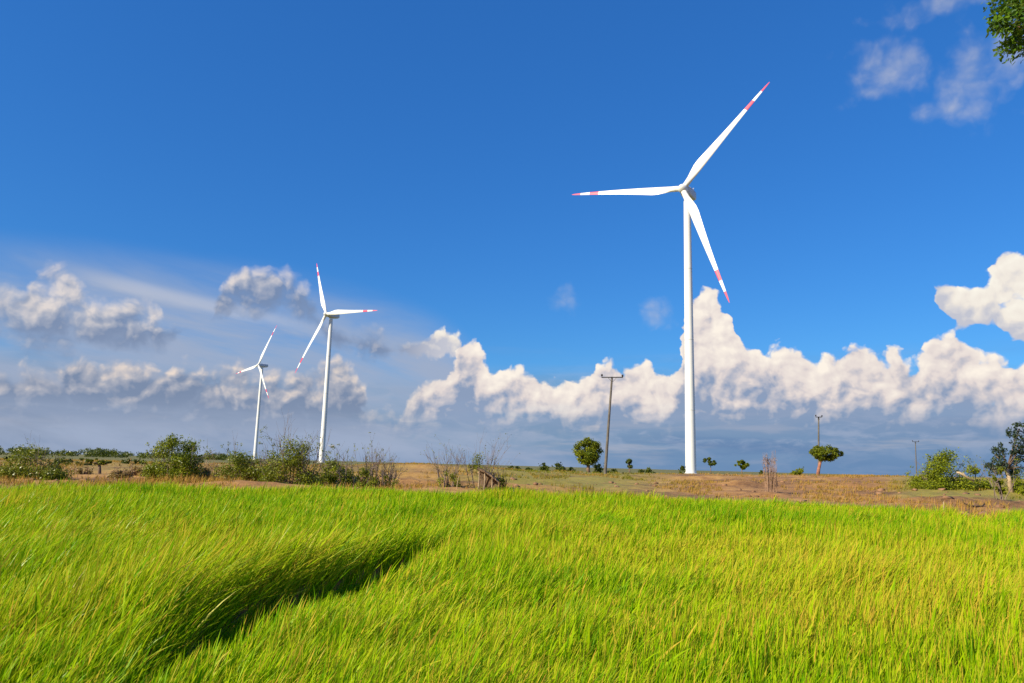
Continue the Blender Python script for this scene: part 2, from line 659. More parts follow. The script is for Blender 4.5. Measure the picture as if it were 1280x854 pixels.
def build_ground():
    th = np.concatenate([np.linspace(-180, -52, 34)[:-1], np.linspace(-52, 52, 420), np.linspace(52, 180, 34)[1:]])
    th = np.radians(th)
    r = np.concatenate([[0.4, 1.0, 2.0, 3.0], np.arange(3.6, 24, 0.3), np.arange(24, 120, 0.55), np.geomspace(121, 16000, 70)])
    RR, TT = np.meshgrid(r, th, indexing='ij')
    X, Y = RR * np.sin(TT), RR * np.cos(TT)
    Z = H(X, Y)
    V = np.stack([X, Y, Z], -1).reshape(-1, 3)
    nr, ntt = RR.shape
    i = np.arange(nr - 1)[:, None] * ntt + np.arange(ntt - 1)[None]
    i = i.ravel()
    Q = np.stack([i, i + 1, i + ntt + 1, i + ntt], -1)[:, ::-1]
    m, g, out = new_mat('dry_earth')
    b = g.node('ShaderNodeBsdfPrincipled')
    b.inputs['Roughness'].default_value = 0.95
    tc = g.node('ShaderNodeTexCoord')
    P = tc.outputs['Object']
    sep = g.node('ShaderNodeSeparateXYZ')
    g.nt.links.new(P, sep.inputs[0])
    x, y, z = sep.outputs
    n1 = g.noise(P, 0.16, 6.0, 0.6)
    n2 = g.noise(P, 0.9, 8.0, 0.72)
    n3 = g.noise(P, 7.0, 4.0, 0.6)
    soil = g.ramp(g.add(g.mul(n1, 0.55), g.mul(n2, 0.5)), [(0.40, (0.085, 0.036, 0.013)), (0.48, (0.20, 0.090, 0.028)), (0.55, (0.34, 0.165, 0.045)), (0.68, (0.50, 0.29, 0.08))])
    grass = g.ramp(n2, [(0.3, (0.12, 0.13, 0.012)), (0.6, (0.26, 0.22, 0.025)), (0.75, (0.36, 0.25, 0.06))])
    ratio = g.m('DIVIDE', x, g.mx(y, 1.0))
    olive = g.mul(g.ss(ratio, -0.16, 0.02), g.ss(ratio, 0.26, 0.12))
    olive = g.mul(olive, g.ss(y, 42, 60))
    olive = g.mx(olive, g.mul(g.mul(g.ss(ratio, 0.48, 0.55), g.ss(y, 40, 47)), 1.0))
    olive = g.mx(olive, g.mul(g.mul(g.ss(ratio, -0.10, -0.16), g.ss(y, 48, 70)), 0.55))
    far = g.ss(y, 95, 130)
    f = g.mx(g.mul(olive, g.ss(n1, 0.26, 0.46)), far)
    f = g.mul(f, g.ss(n2, 0.25, 0.5, 0.6, 1.0))
    c = g.mix(f, soil, grass)
    c = g.mix(g.mul(g.ss(y, 110, 220), 0.75), c, (0.055, 0.085, 0.02))
    c = g.mix(g.ss(n3, 0.35, 0.75, 0.0, 0.35), c, (0.46, 0.27, 0.11))
    g.put(b.inputs['Base Color'], c)
    bn = g.node('ShaderNodeBump')
    bn.inputs['Strength'].default_value = 0.6
    bn.inputs['Distance'].default_value = 0.06
    g.put(bn.inputs['Height'], g.add(n3, g.mul(n2, 1.5)))
    g.put(b.inputs['Normal'], bn.outputs[0])
    g.nt.links.new(b.outputs[0], out.inputs[0])
    o = link('ground', quads_mesh('ground', V, Q, m, smooth=True))
    tag(o, kind='structure')


build_ground()


def blades(bx, by, bz, L, lean, ang, width, nseg, curve, yaw):
    """ribbons; lean = how far the tip is carried sideways, ang = direction it is carried in"""
    n = len(bx)
    s = np.linspace(0, 1, nseg + 1)[None, :]
    ln = lean[:, None]
    hor = L[:, None] * ln * (0.25 * s + 0.75 * s ** curve[:, None])
    ver = L[:, None] * (s * np.sqrt(np.clip(1 - 0.55 * ln ** 2, 0.1, 1)) - 0.22 * ln * s ** 3)
    cx = bx[:, None] + hor * np.cos(ang)[:, None]
    cy = by[:, None] + hor * np.sin(ang)[:, None]
    cz = bz[:, None] + ver
    w = width[:, None] * (0.55 + 0.9 * s - 1.38 * s ** 2.4) * 0.5
    w = np.maximum(w, width[:, None] * 0.02)
    wx, wy = np.cos(yaw)[:, None] * w, np.sin(yaw)[:, None] * w
    Lf = np.stack([cx - wx, cy - wy, cz], -1)
    Rt = np.stack([cx + wx, cy + wy, cz], -1)
    V = np.stack([Lf, Rt], 2).reshape(-1, 3)
    base = np.arange(n)[:, None] * (2 * (nseg + 1)) + 2 * np.arange(nseg)[None]
    b = base.ravel()
    Q = np.stack([b, b + 1, b + 3, b + 2], -1)
    return V, Q


def build_rice():
    N = 440000
    p = 0.8
    lo, hi = 1.6 ** p, 38.0 ** p
    d = (rng.random(N) * (hi - lo) + lo) ** (1 / p)
    t = np.radians((rng.random(N) * 2 - 1) * 44)
    x, y = d * np.sin(t), d * np.cos(t)
    # plants stand in small hills
    cell = 0.16
    gx, gy = np.round(x / cell), np.round(y / cell)
    jx = (lattice(gx, gy, 5) - 0.5) * 0.10
    jy = (lattice(gx, gy, 6) - 0.5) * 0.10
    k = 0.55
    x = x * (1 - k) + (gx * cell + jx) * k
    y = y * (1 - k) + (gy * cell + jy) * k
    e = edge_dist(x, y) + (fbm(x * 0.5, x * 0 + 3.3, 31, 3) - 0.5) * 1.6
    fd, fw = furrow(x, y)
    fwn = fw * (0.75 + 0.6 * fbm(x * 0.9, y * 0.9, 44, 2))
    fd = fd + rng.normal(size=N) * 0.13
    strip = sstep(-0.12, 0.05, fd) * (1 - sstep(0.75, 1.15, fd / np.maximum(fwn, 0.03))) * np.minimum(1, fwn / 0.25)
    keep = (y < e) & (rng.random(N) > 0.22 * strip)
    bald = fbm(x * 0.55, y * 0.45, 61, 3)
    keep &= ~((bald > 0.70) & (rng.random(N) < 0.7))
    thin = sstep(-1.6, -2.4, x) * sstep(6.6, 5.2, y) * sstep(0.40, 0.62, fbm(x * 1.1, y * 1.1, 63, 3))
    keep &= ~(rng.random(N) < 0.85 * thin)
    corner = (np.hypot((x + 3.35) / 0.45, (y - 4.75) / 0.4) < 1.0) | (np.hypot((x + 2.45) / 0.2, (y - 5.0) / 0.35) < 1.0)
    keep &= ~(corner & (rng.random(N) < 0.75))
    x, y, d, fd, fw, strip = x[keep], y[keep], d[keep], fd[keep], fw[keep], strip[keep]
    n = len(x)
    hn = fbm(x * 0.35 + 4, y * 0.22, 12, 4)
    hs = fbm(x * 1.6, y * 1.1, 15, 3)
    st = fbm(x * 0.22 + 0.3 * y, y * 0.55, 17, 3)
    L = 0.52 + 0.40 * (hn - 0.5) * 1.6 + 0.52 * (st - 0.5) + 0.24 * (hs - 0.5)
    along = sstep(5.2, 8.6, y) * (1 - sstep(12.5, 16.0, y))
    left_mass = np.where(fd < 0, np.exp(-(np.abs(fd) / 1.3) ** 1.6), 0.0) * along
    L += 0.42 * left_mass
    L -= 0.14 * np.where(fd > 0, np.exp(-(np.maximum(fd - fw, 0) / 0.7) ** 2), 0.0) * along
    L = L * (1 - strip) + strip * 0.30
    L *= 0.66 + 0.50 * rng.random(n)
    L = np.clip(L, 0.13, 1.15)
    gust = fbm(x * 0.30 + 11, y * 0.16, 70, 3)
    lean = np.clip(0.16 + 0.62 * (gust - 0.25) + 0.19 * rng.normal(size=n) + 0.10 * left_mass, -0.2, 0.9)
    ang = rng.normal(size=n) * 0.55 + 0.15 + (fbm(x * 0.2, y * 0.2, 80, 2) - 0.5) * 1.2
    curve = 1.25 + rng.random(n) * 1.0
    wid = (0.0075 + 0.0145 * rng.random(n) ** 1.5) * np.maximum(1.0, d / 6.0) ** 0.42
    # the flat of a leaf mostly shows across the wind
    yaw = np.where(rng.random(n) < 0.55, rng.normal(size=n) * 0.8, rng.random(n) * math.pi)
    patch = fbm(x * 0.28, y * 0.2, 91, 4)
    tint = 0.34 + 0.80 * (patch - 0.5) + 0.24 * rng.normal(size=n) + 0.26 * sstep(0, 8, x) * sstep(30, 8, y) - 0.05 * sstep(12, 26, y)
    tint -= 0.25 * strip  # blades in the low strip coloured darker, deepening the furrow's shade
    dead = rng.random(n) < 0.045 + 0.10 * sstep(0.58, 0.72, fbm(x * 0.5, y * 0.5, 99, 3))
    rim = sstep(2.2, 0.2, edge_dist(x, y) - y)
    dead |= rng.random(n) < 0.42 * rim
    tint = np.clip(tint, 0.0, 0.74)
    tint = np.where(dead, 0.88 + 0.12 * rng.random(n), tint)
    tipdry = np.where(rng.random(n) < 0.30, 0.15 + 0.45 * rng.random(n), 0.05)
    big = rng.random(n) < 0.025
    wid = np.where(big, wid * 1.9, wid)
    L = np.where(big, L * 1.22, L)
    lean = np.where(big, np.clip(lean + 0.25 * rng.random(n), 0, 0.9), lean)
    z = H(x, y) - 0.01
    Vs, Qs, Ts, off = [], [], [], 0
    for sel, nseg in ((d < 9, 6), ((d >= 9) & (d < 18), 4), (d >= 18, 3)):
        V, Q = blades(x[sel], y[sel], z[sel], L[sel], lean[sel], ang[sel], wid[sel], nseg, curve[sel], yaw[sel])
        Vs.append(V)
        Qs.append(Q + off)
        off += len(V)
        sv = np.repeat(np.linspace(0, 1, nseg + 1), 2)
        tv = tint[sel][:, None] + np.where(tipdry[sel][:, None] > 0, tipdry[sel][:, None] * sv[None] ** 2.5, 0)
        Ts.append(np.clip(tv, 0, 1).ravel())
    m = leaf_mat('rice_leaf', (0.095, 0.30, 0.003), (0.40, 0.56, 0.004), 0.40, c3=(0.66, 0.44, 0.05), gloss=0.05)
    o = link('rice_grass', quads_mesh('rice_grass', np.concatenate(Vs), np.concatenate(Qs), m, np.concatenate(Ts)))
    tag(o, kind='stuff', label='bright green young rice leaning in the wind across the whole paddy', cat='rice field')


build_rice()


def build_dry_grass():
    N = 46000
    a = (rng.random(N) * 2 - 1) * 0.92
    y = 24 + rng.random(N) ** 1.35 * 90
    x = a * y
    e = edge_dist(x, y)
    dens = fbm(x * 0.25, y * 0.12, 120, 4)
    keep = (y > e + 0.1) & (dens > 0.47 - 0.06 * (a < -0.1) + 0.24 * rng.random(N) + 0.12 * sstep(6, 1, y - e) + 0.16 * sstep(0.40, 0.5, a) * sstep(44, 36, y))
    x, y, a = x[keep], y[keep], a[keep]
    n0 = len(x)
    k = 7
    x = np.repeat(x, k) + rng.normal(size=n0 * k) * 0.09
    y = np.repeat(y, k) + rng.normal(size=n0 * k) * 0.09
    a = np.repeat(a, k)
    n = len(x)
    L = (0.10 + 0.22 * rng.random(n)) * (0.6 + 0.9 * fbm(x * 0.4, y * 0.3, 131, 3))
    L *= 1 + 1.1 * sstep(-0.12, -0.22, a) * sstep(40, 44, y) * (1 - sstep(62, 80, y)) * sstep(0.4, 0.6, fbm(x * 0.35, y * 0.2, 133, 2))
    olive = sstep(-0.16, 0.0, a) * (1 - sstep(0.13, 0.26, a)) * sstep(40, 58, y)
    olive = np.maximum(olive, sstep(0.48, 0.55, a) * sstep(42, 50, y))
    tint = np.clip(0.72 - 0.62 * olive * sstep(0.3, 0.55, fbm(x * .2, y * .1, 140, 3)) + 0.18 * rng.normal(size=n), 0, 1)
    V, Q = blades(x, y, H(x, y) - 0.01, L, np.clip(0.3 + 0.25 * rng.normal(size=n), 0, 0.9), rng.normal(size=n) * 1.2,
                  np.full(n, 0.022) + 0.0003 * y, 2, 1.5 + rng.random(n), rng.normal(size=n) * 0.8)
    m = leaf_mat('dry_grass', (0.14, 0.17, 0.012), (0.32, 0.23, 0.04), 0.25, c3=(0.48, 0.25, 0.08), gloss=0.1)
    o = link('dry_grass', quads_mesh('dry_grass', V, Q, m, np.repeat(tint, 6)))
    tag(o, kind='stuff', label='short dry tan grass tufts over the bare brown earth', cat='dry grass')


build_dry_grass()


def build_clods():
    N = 1500
    a = (rng.random(N) * 2 - 1) * 0.85
    y = 26 + rng.random(N) ** 1.5 * 60
    x = a * y
    keep = (y > edge_dist(x, y) + 0.6) & (fbm(x * 0.3, y * 0.15, 150, 3) > 0.46)
    x, y = x[keep], y[keep]
    z = H(x, y)
    ico = bmesh.new()
    bmesh.ops.create_icosphere(ico, subdivisions=1, radius=1.0)
    bv = np.array([v.co[:] for v in ico.verts])
    bf = np.array([[v.index for v in f.verts] for f in ico.faces])
    ico.free()
    Vs, Fs = [], []
    for i in range(len(x)):
        s = 0.04 + 0.22 * rng.random() ** 3
        v = bv * (1 + 0.3 * rng.normal(size=(len(bv), 1))) * s * np.array([1.2, 1.0, 0.62]) + np.array([x[i], y[i], z[i] + s * 0.15])
        Vs.append(v)
        Fs.append(bf + i * len(bv))
    m = paint('clod_earth', (0.24, 0.13, 0.07), 0.95, 0.4, 2.0)
    o = link('earth_clods', quads_mesh('earth_clods', np.concatenate(Vs), np.concatenate(Fs), m))
    tag(o, kind='stuff', label='loose brown clods lying on the bare earth strip', cat='clods')


build_clods()

# ------------------------------------------------------------------ wind turbines
M_white = paint('turbine_white_paint', (0.80, 0.80, 0.78), 0.38, 0.03, 0.25)
M_red = paint('turbine_red_band', (0.62, 0.05, 0.12), 0.4, 0.06, 0.5)
M_nac = paint('nacelle_grey_paint', (0.62, 0.63, 0.64), 0.4, 0.05, 0.4)
M_steel = paint('flange_steel', (0.55, 0.56, 0.56), 0.5, 0.05, 1.0)
M_conc = paint('pad_concrete', (0.40, 0.37, 0.33), 0.9, 0.15, 1.0)

HUB, TILT, OVER, RR_ = 98.6, math.radians(7.0), 4.4, 46.3


def blade_mesh():
    mb = MB()
    st = [(0.018, 2.0, 2.0, 0.0), (0.05, 2.0, 1.95, 0.0), (0.09, 2.2, 1.6, 0.06), (0.14, 2.8, 1.1, 0.14), (0.19, 3.25, 0.85, 0.2), (0.24, 3.3, 0.70, 0.22),
          (0.32, 2.95, 0.55, 0.2), (0.42, 2.5, 0.42, 0.18), (0.54, 2.0, 0.32, 0.15), (0.66, 1.6, 0.25, 0.13), (0.735, 1.36, 0.21, 0.12), (0.7352, 1.36, 0.21, 0.12),
          (0.82, 1.10, 0.17, 0.1), (0.8202, 1.10, 0.17, 0.1), (0.91, 0.78, 0.12, 0.09), (0.9102, 0.78, 0.12, 0.09), (0.965, 0.52, 0.08, 0.07), (0.992, 0.28, 0.05, 0.05), (1.0, 0.08, 0.03, 0.02)]
    n = 16
    V, F, MI = [], [], []
    for k, (f, c, th, off) in enumerate(st):
        r = f * RR_
        tw = math.radians(14 * (1 - f) ** 1.8 + 2.0) * (1.0 if f > 0.08 else f / 0.08)
        bend = -2.0 * f ** 2.2
        for i in range(n):
            t = 2 * math.pi * i / n
            x = math.cos(t) * c / 2
            y = math.sin(t) * th / 2 * (1.0 if f < 0.1 else (0.65 + 0.45 * math.cos(t)))
            x += -off * c * 0.9
            V.append((x * math.cos(tw) - y * math.sin(tw), (x * math.sin(tw) + y * math.cos(tw)) - bend, r))
    for k in range(len(st) - 1):
        f = st[k][0]
        mi = 1 if (0.7351 < f < 0.8199 or f > 0.9101) else 0
        for i in range(n):
            F.append((k * n + i, k * n + (i + 1) % n, (k + 1) * n + (i + 1) % n, (k + 1) * n + i))
            MI.append(mi)
    F.append(tuple(range(n))[::-1])
    MI.append(0)
    F.append(tuple((len(st) - 1) * n + i for i in range(n)))
    MI.append(1)
    mb.add(V, F)
    mb.mi = MI
    return mb


def rotor_frames(phase):
    """matrices of the three blades in the frame of the nacelle (local -Y looks into the wind)"""
    ax = Vector((0, -math.cos(TILT), math.sin(TILT)))
    s = Vector((0, 0, 1)).cross(ax).normalized()
    w = ax.cross(s)
    c0 = Vector((0, -OVER, HUB)) + Vector((0, 0, 0.0))
    out = []
    for k in range(3):
        a = phase + k * 2 * math.pi / 3
        up = w * math.cos(a) + s * math.sin(a)
        y = -ax
        x = y.cross(up)
        M = Matrix(((x.x, y.x, up.x, c0.x), (x.y, y.y, up.y, c0.y), (x.z, y.z, up.z, c0.z), (0, 0, 0, 1)))
        out.append(M)
    return out


def make_turbine(label):
    t = thing('wind_turbine', label, 'wind turbine', (0, 0, 0), 'wind turbines standing on the plain')
    mb = MB()
    zt = HUB - 1.9
    prof = []
    for i in range(13):
        f = i / 12
        prof.append((1.80 - 0.60 * f, zt * f))
    mb.lathe(prof, 40)
    mb.build('tower', M_white, t, smooth=math.radians(40))
    for f in (0.22, 0.47, 0.73):
        m2 = MB()
        r = 1.80 - 0.60 * f
        m2.lathe([(r + 0.004, zt * f - 0.09), (r + 0.035, zt * f - 0.08), (r + 0.035, zt * f + 0.08), (r + 0.002, zt * f + 0.09)], 40)
        m2.build('flange_ring', M_steel, t, smooth=math.radians(40))
    m3 = MB()
    m3.lathe([(2.9, -1.2), (2.9, 0.18), (2.75, 0.26), (1.9, 0.30)], 32)
    m3.build('foundation_pad', M_conc, t)
    # nacelle: a rounded, slightly tapering housing
    m4 = MB()
    secs = [(-2.6, 1.35, 1.30, 0.0), (-2.3, 1.6, 1.6, 0.0), (-0.5, 1.8, 1.85, 0.02), (2.5, 1.8, 1.9, 0.06), (5.2, 1.6, 1.6, 0.22), (6.3, 1.25, 1.2, 0.34), (6.5, 1.0, 0.95, 0.36)]
    n = 20
    V, F = [], []
    for (yy, hx, hz, dz) in secs:
        for i in range(n):
            a = 2 * math.pi * i / n
            ca, sa = math.cos(a), math.sin(a)
            e = 0.45
            V.append((math.copysign(abs(ca) ** e, ca) * hx, yy, HUB + dz + math.copysign(abs(sa) ** e, sa) * hz))
    for k in range(len(secs) - 1):
        for i in range(n):
            F.append((k * n + i, k * n + (i + 1) % n, (k + 1) * n + (i + 1) % n, (k + 1) * n + i))
    F.append(tuple(range(n))[::-1])
    F.append(tuple((len(secs) - 1) * n + i for i in range(n)))
    m4.add(V, F)
    nc = m4.build('nacelle', M_nac, t, smooth=math.radians(35))
    m5 = MB()
    m5.tube([(0.6, 4.9, HUB + 1.8), (0.6, 4.9, HUB + 3.4)], 0.05, 6)
    m5.tube([(0.2, 4.9, HUB + 3.1), (1.0, 4.9, HUB + 3.1)], 0.04, 6)
    m5.build('wind_mast', M_steel, nc)
    # spinner
    ax = Vector((0, -math.cos(TILT), math.sin(TILT)))
    s = Vector((1, 0, 0))
    w = ax.cross(s)
    c0 = Vector((0, -OVER, HUB))
    Mx = Matrix(((s.x, w.x, ax.x, c0.x), (s.y, w.y, ax.y, c0.y), (s.z, w.z, ax.z, c0.z), (0, 0, 0, 1)))
    m6 = MB()
    m6.lathe([(1.25, -1.75), (1.5, -1.5), (1.6, -0.4), (1.55, 0.4), (1.3, 1.1), (0.85, 1.7), (0.4, 2.0), (0.05, 2.1)], 28, mat=Mx)
    m6.build('hub', M_white, t, smooth=math.radians(40))
    b0 = None
    for k in range(3):
        if b0 is None:
            b0 = blade_mesh().build('blade', [M_white, M_red], t, smooth=math.radians(40))
        else:
            b = b0.copy()
            col.objects.link(b)
            b.parent = t
    return t


def set_phase(t, phase):
    bl = [c for c in t.children if c.name.startswith('blade')]
    for c, M in zip(bl, rotor_frames(phase)):
        c.matrix_local = M


def copy_tree(o, parent=None):
    c = o.copy()
    col.objects.link(c)
    c.parent = parent
    for ch in list(o.children):
        copy_tree(ch, c)
    return c


def build_turbines():
    t = make_turbine('tallest and nearest wind turbine, its white tower rising over bare brown ground')
    spec = [(60.9, 252.2, -33, 39.2, None),
            (-122.9, 495, -35, 91.8, 'white wind turbine of middle size behind green shrubs, one blade pointing straight up'),
            (-262.9, 780, -40, 22.1, 'smallest and most distant wind turbine, leftmost of the three, behind scrub')]
    for i, (x, y, yaw, ph, lab) in enumerate(spec):
        o = t if i == 0 else copy_tree(t)
        if lab:
            o['label'] = lab
        z = Hs(x, y)
        if i == 0:
            z = max(z, 0.5)
        o.location = (x, y, z)
        o.rotation_euler = (0, 0, math.radians(yaw))
        set_phase(o, math.radians(ph))


build_turbines()

# ------------------------------------------------------------------ poles
M_pole = paint('pole_weathered_concrete', (0.13, 0.115, 0.10), 0.85, 0.25, 2.0)
M_arm = paint('crossarm_steel', (0.10, 0.10, 0.10), 0.6, 0.2, 4.0)
M_ins = paint('insulator_dark_glaze', (0.03, 0.025, 0.03), 0.25, 0.1, 5.0)


def make_pole(label, px, py_top, Y, lean_px, arm_px, rotz=0.0):
    f = foot(px, Y)
    h = top_h(px + lean_px, py_top, Y)
    dx = span(lean_px, Y) - 0.0
    t = thing('utility_pole', label, 'utility pole', f, 'utility poles along the far field')
    mb = MB()
    k = dx / h
    mb.tube([(0, 0, -0.6), (k * h * 0.5, 0, h * 0.5), (dx, 0, h)], [0.20, 0.16, 0.12], 10)
    mb.build('pole', M_pole, t, smooth=math.radians(50))
    half = span(arm_px, Y) / 2
    ca, sa = math.cos(rotz), math.sin(rotz)
    ax = Vector((ca, sa, 0))
    top = Vector((dx, 0, h))
    ma = MB()
    ma.tube([top - ax * half + Vector((0, -0.14, -0.12)), top + ax * half + Vector((0, -0.14, -0.05))], 0.075, 4)
    ma.tube([top - ax * half * 0.4 + Vector((0, -0.15, -0.13)), top + Vector((0, -0.15, -0.75))], 0.025, 5)
    ma.tube([top + ax * half * 0.4 + Vector((0, -0.15, -0.13)), top + Vector((0, -0.15, -0.75))], 0.025, 5)
    a = ma.build('crossarm', M_arm, t)
    for s in (-1, 1):
        mi = MB()
        c = top + ax * half * 0.96 * s + Vector((0, -0.14, -0.05))
        mi.lathe([(0.04, -0.03), (0.04, 0.08), (0.13, 0.10), (0.14, 0.16), (0.08, 0.18), (0.12, 0.22), (0.12, 0.30), (0.06, 0.36)], 10, mat=Matrix.Translation(c))
        mi.build('insulator', M_ins, a, smooth=math.radians(50))
    return t


make_pole('tall dark utility pole with a wide crossarm beside the round tree', 756, 471, 96, 8.5, 27)
make_pole('utility pole rising behind the tree with the reddish trunk', 1023.5, 521, 140, 3, 9.5, 0.3)
make_pole('shortest and most distant utility pole, beside the leafy bush near the far rise', 1146.0, 552, 230, 1.2, 10, 0.3)

# ------------------------------------------------------------------ plants
M_bark = paint('bark_brown', (0.17, 0.11, 0.075), 0.9, 0.35, 3.0, 0.4)
M_bark_red = paint('bark_reddish', (0.30, 0.13, 0.085), 0.9, 0.3, 3.0, 0.4)
M_bark_pale = paint('bark_pale', (0.42, 0.31, 0.19), 0.85, 0.25, 2.5, 0.4)
M_twig = paint('twig_grey_brown', (0.20, 0.15, 0.12), 0.9, 0.3, 3.0)
M_twig_pink = paint('dry_stalk_pinkish', (0.34, 0.21, 0.135), 0.9, 0.3, 3.0)
L_green = leaf_mat('leaf_green', (0.06, 0.095, 0.006), (0.27, 0.29, 0.014), 0.3, gloss=0.08)
L_olive = leaf_mat('leaf_olive', (0.085, 0.12, 0.007), (0.29, 0.31, 0.022), 0.3, gloss=0.08)
L_bush = leaf_mat('leaf_bush_green', (0.09, 0.135, 0.007), (0.33, 0.36, 0.016), 0.3, gloss=0.08)
L_dark = leaf_mat('leaf_dark_glossy', (0.012, 0.030, 0.018), (0.055, 0.085, 0.03), 0.2, gloss=0.3)
L_fresh = leaf_mat('leaf_fresh', (0.035, 0.11, 0.010), (0.15, 0.27, 0.015), 0.4, gloss=0.15)
L_straw = leaf_mat('leaf_straw', (0.22, 0.14, 0.05), (0.46, 0.32, 0.12), 0.25, gloss=0.08)
L_far = leaf_mat('leaf_far', (0.035, 0.06, 0.012), (0.13, 0.155, 0.02), 0.25, gloss=0.08)


def leaf_cloud(centres, radii, n, size, squash=0.8, seed=0, shell=0.35, spread=0.3):
    """n leaf-sized faces in clumps; returns V, Q, tint"""
    n = int(n * 2.6)
    size *= 0.86
    r = np.random.default_rng(seed)
    C = np.array(centres, float)
    R = np.array(radii, float)
    pr = R ** 2 / np.sum(R ** 2)
    k = r.choice(len(C), n, p=pr)
    d = r.normal(size=(n, 3))
    d /= np.linalg.norm(d, axis=1)[:, None]
    rad = (shell + (1 - shell) * r.random(n)) ** 0.6 * (1 + spread * r.normal(size=n) * 0.5)
    P = C[k] + d * (R[k] * rad)[:, None] * np.array([1, 1, squash])
    nrm = d * 0.5 + r.normal(size=(n, 3)) * 0.6 + np.array([0, 0, 0.45])
    nrm /= np.linalg.norm(nrm, axis=1)[:, None]
    a = np.cross(nrm, r.normal(size=(n, 3)))
    a /= np.linalg.norm(a, axis=1)[:, None]
    b = np.cross(nrm, a)
    s = size * (0.6 + 0.8 * r.random(n))
    a *= s[:, None]
    b *= (s * 0.55)[:, None]
    V = np.stack([P - a, P + b * 0.9 + nrm * (s * 0.12)[:, None], P + a, P - b * 0.9 + nrm * (s * 0.12)[:, None]], 1).reshape(-1, 3)
    Q = np.arange(4 * n).reshape(-1, 4)
    clump = r.random(len(C))
    tint = np.clip(0.25 + 0.5 * clump[k] + 0.22 * r.normal(size=n), 0, 1)
    return V, Q, np.repeat(tint, 4)


def grow(mb, p, d, length, rad, depth, r, tips, up=0.12, wig=0.25, nb=(2, 3), ratio=0.68, ang=0.55):
    """a tapered limb that forks; tips get every end point"""
    pts, rads = [Vector(p)], [rad]
    q, dd = Vector(p), Vector(d).normalized()
    for i in range(4):
        dd = (dd + Vector(r.normal(size=3)) * wig * 0.5 + Vector((0, 0, up))).normalized()
        q = q + dd * (length / 4)
        pts.append(q.copy())
        rads.append(rad * (1 - 0.42 * (i + 1) / 4))
    mb.tube(pts, rads, 5 if depth > 0 else 4)
    tips.append((q.copy(), depth))
    if depth == 0:
        return
    for _ in range(int(r.integers(nb[0], nb[1] + 1))):
        k = int(r.integers(2, 5))
        dv = (dd + Vector(r.normal(size=3)) * ang).normalized()
        grow(mb, pts[k], dv, length * ratio * (0.75 + 0.5 * r.random()), rads[k] * 0.68, depth - 1, r, tips, up, wig, nb, ratio, ang)


def make_tree(name, label, cat, px, x0, x1, y0, Y, crown_bot, mats, n=1500, leaf_px=1.5, group=None, seed=1, nclump=26, trunk_r=0.16,
              flat=1.0, lean=0.0, sink=0.0, bark=None, limbs=5):
    """x0..x1: width of the crown in the picture, y0 its top, crown_bot its lowest leaves, at distance Y"""
    f = foot(px, Y)
    f.z -= sink
    t = thing(name, label, cat, f, group)
    r = np.random.default_rng(seed)
    ht = at(px, y0, Y).z - f.z
    hb = max(at(px, crown_bot, Y).z - f.z, 0.05)
    w = span(x1 - x0, Y)
    cx = at((x0 + x1) / 2, 560, Y).x - f.x
    cz, rz = (ht + hb) / 2, (ht - hb) / 2
    rx = w / 2
    cen, rad = [], []
    for i in range(nclump):
        a = r.random() * 2 * math.pi
        zz = r.random() * 2 - 1
        k = (1 - abs(zz) ** 2.2) ** 0.5
        rr = k * (0.45 + 0.55 * r.random())
        rc = (0.20 + 0.30 * r.random()) * min(rx, max(rz, 0.3 * rx))
        cen.append((cx + math.cos(a) * rr * (rx - rc * 0.75), math.sin(a) * rr * (rx - rc * 0.75), cz + zz * max(rz - rc * 0.7, 0.02)))
        rad.append(rc)
    V, Q, T = leaf_cloud(cen, rad, n, leaf_px * Y / FPX * 0.9, 0.8 * flat, seed)
    mb = MB()
    base = Vector((0, 0, -0.3))
    fork = Vector((cx * 0.4 + lean, 0, max(hb, ht * 0.22)))
    mb.tube([base, base.lerp(fork, 0.5) + Vector((0.04 * ht * (r.random() - 0.5), 0, 0)), fork], [trunk_r * 1.2, trunk_r, trunk_r * 0.85], 8)
    for i in range(limbs):
        c = Vector(cen[i])
        m_ = fork.lerp(c, 0.5) + Vector((0, 0, 0.06 * ht))
        mb.tube([fork, m_, c], [trunk_r * 0.6, trunk_r * 0.4, trunk_r * 0.12], 6)
    mb.build('trunk', bark or M_bark, t, smooth=True)
    link('crown', quads_mesh('crown', V, Q, mats, T), t)
    return t


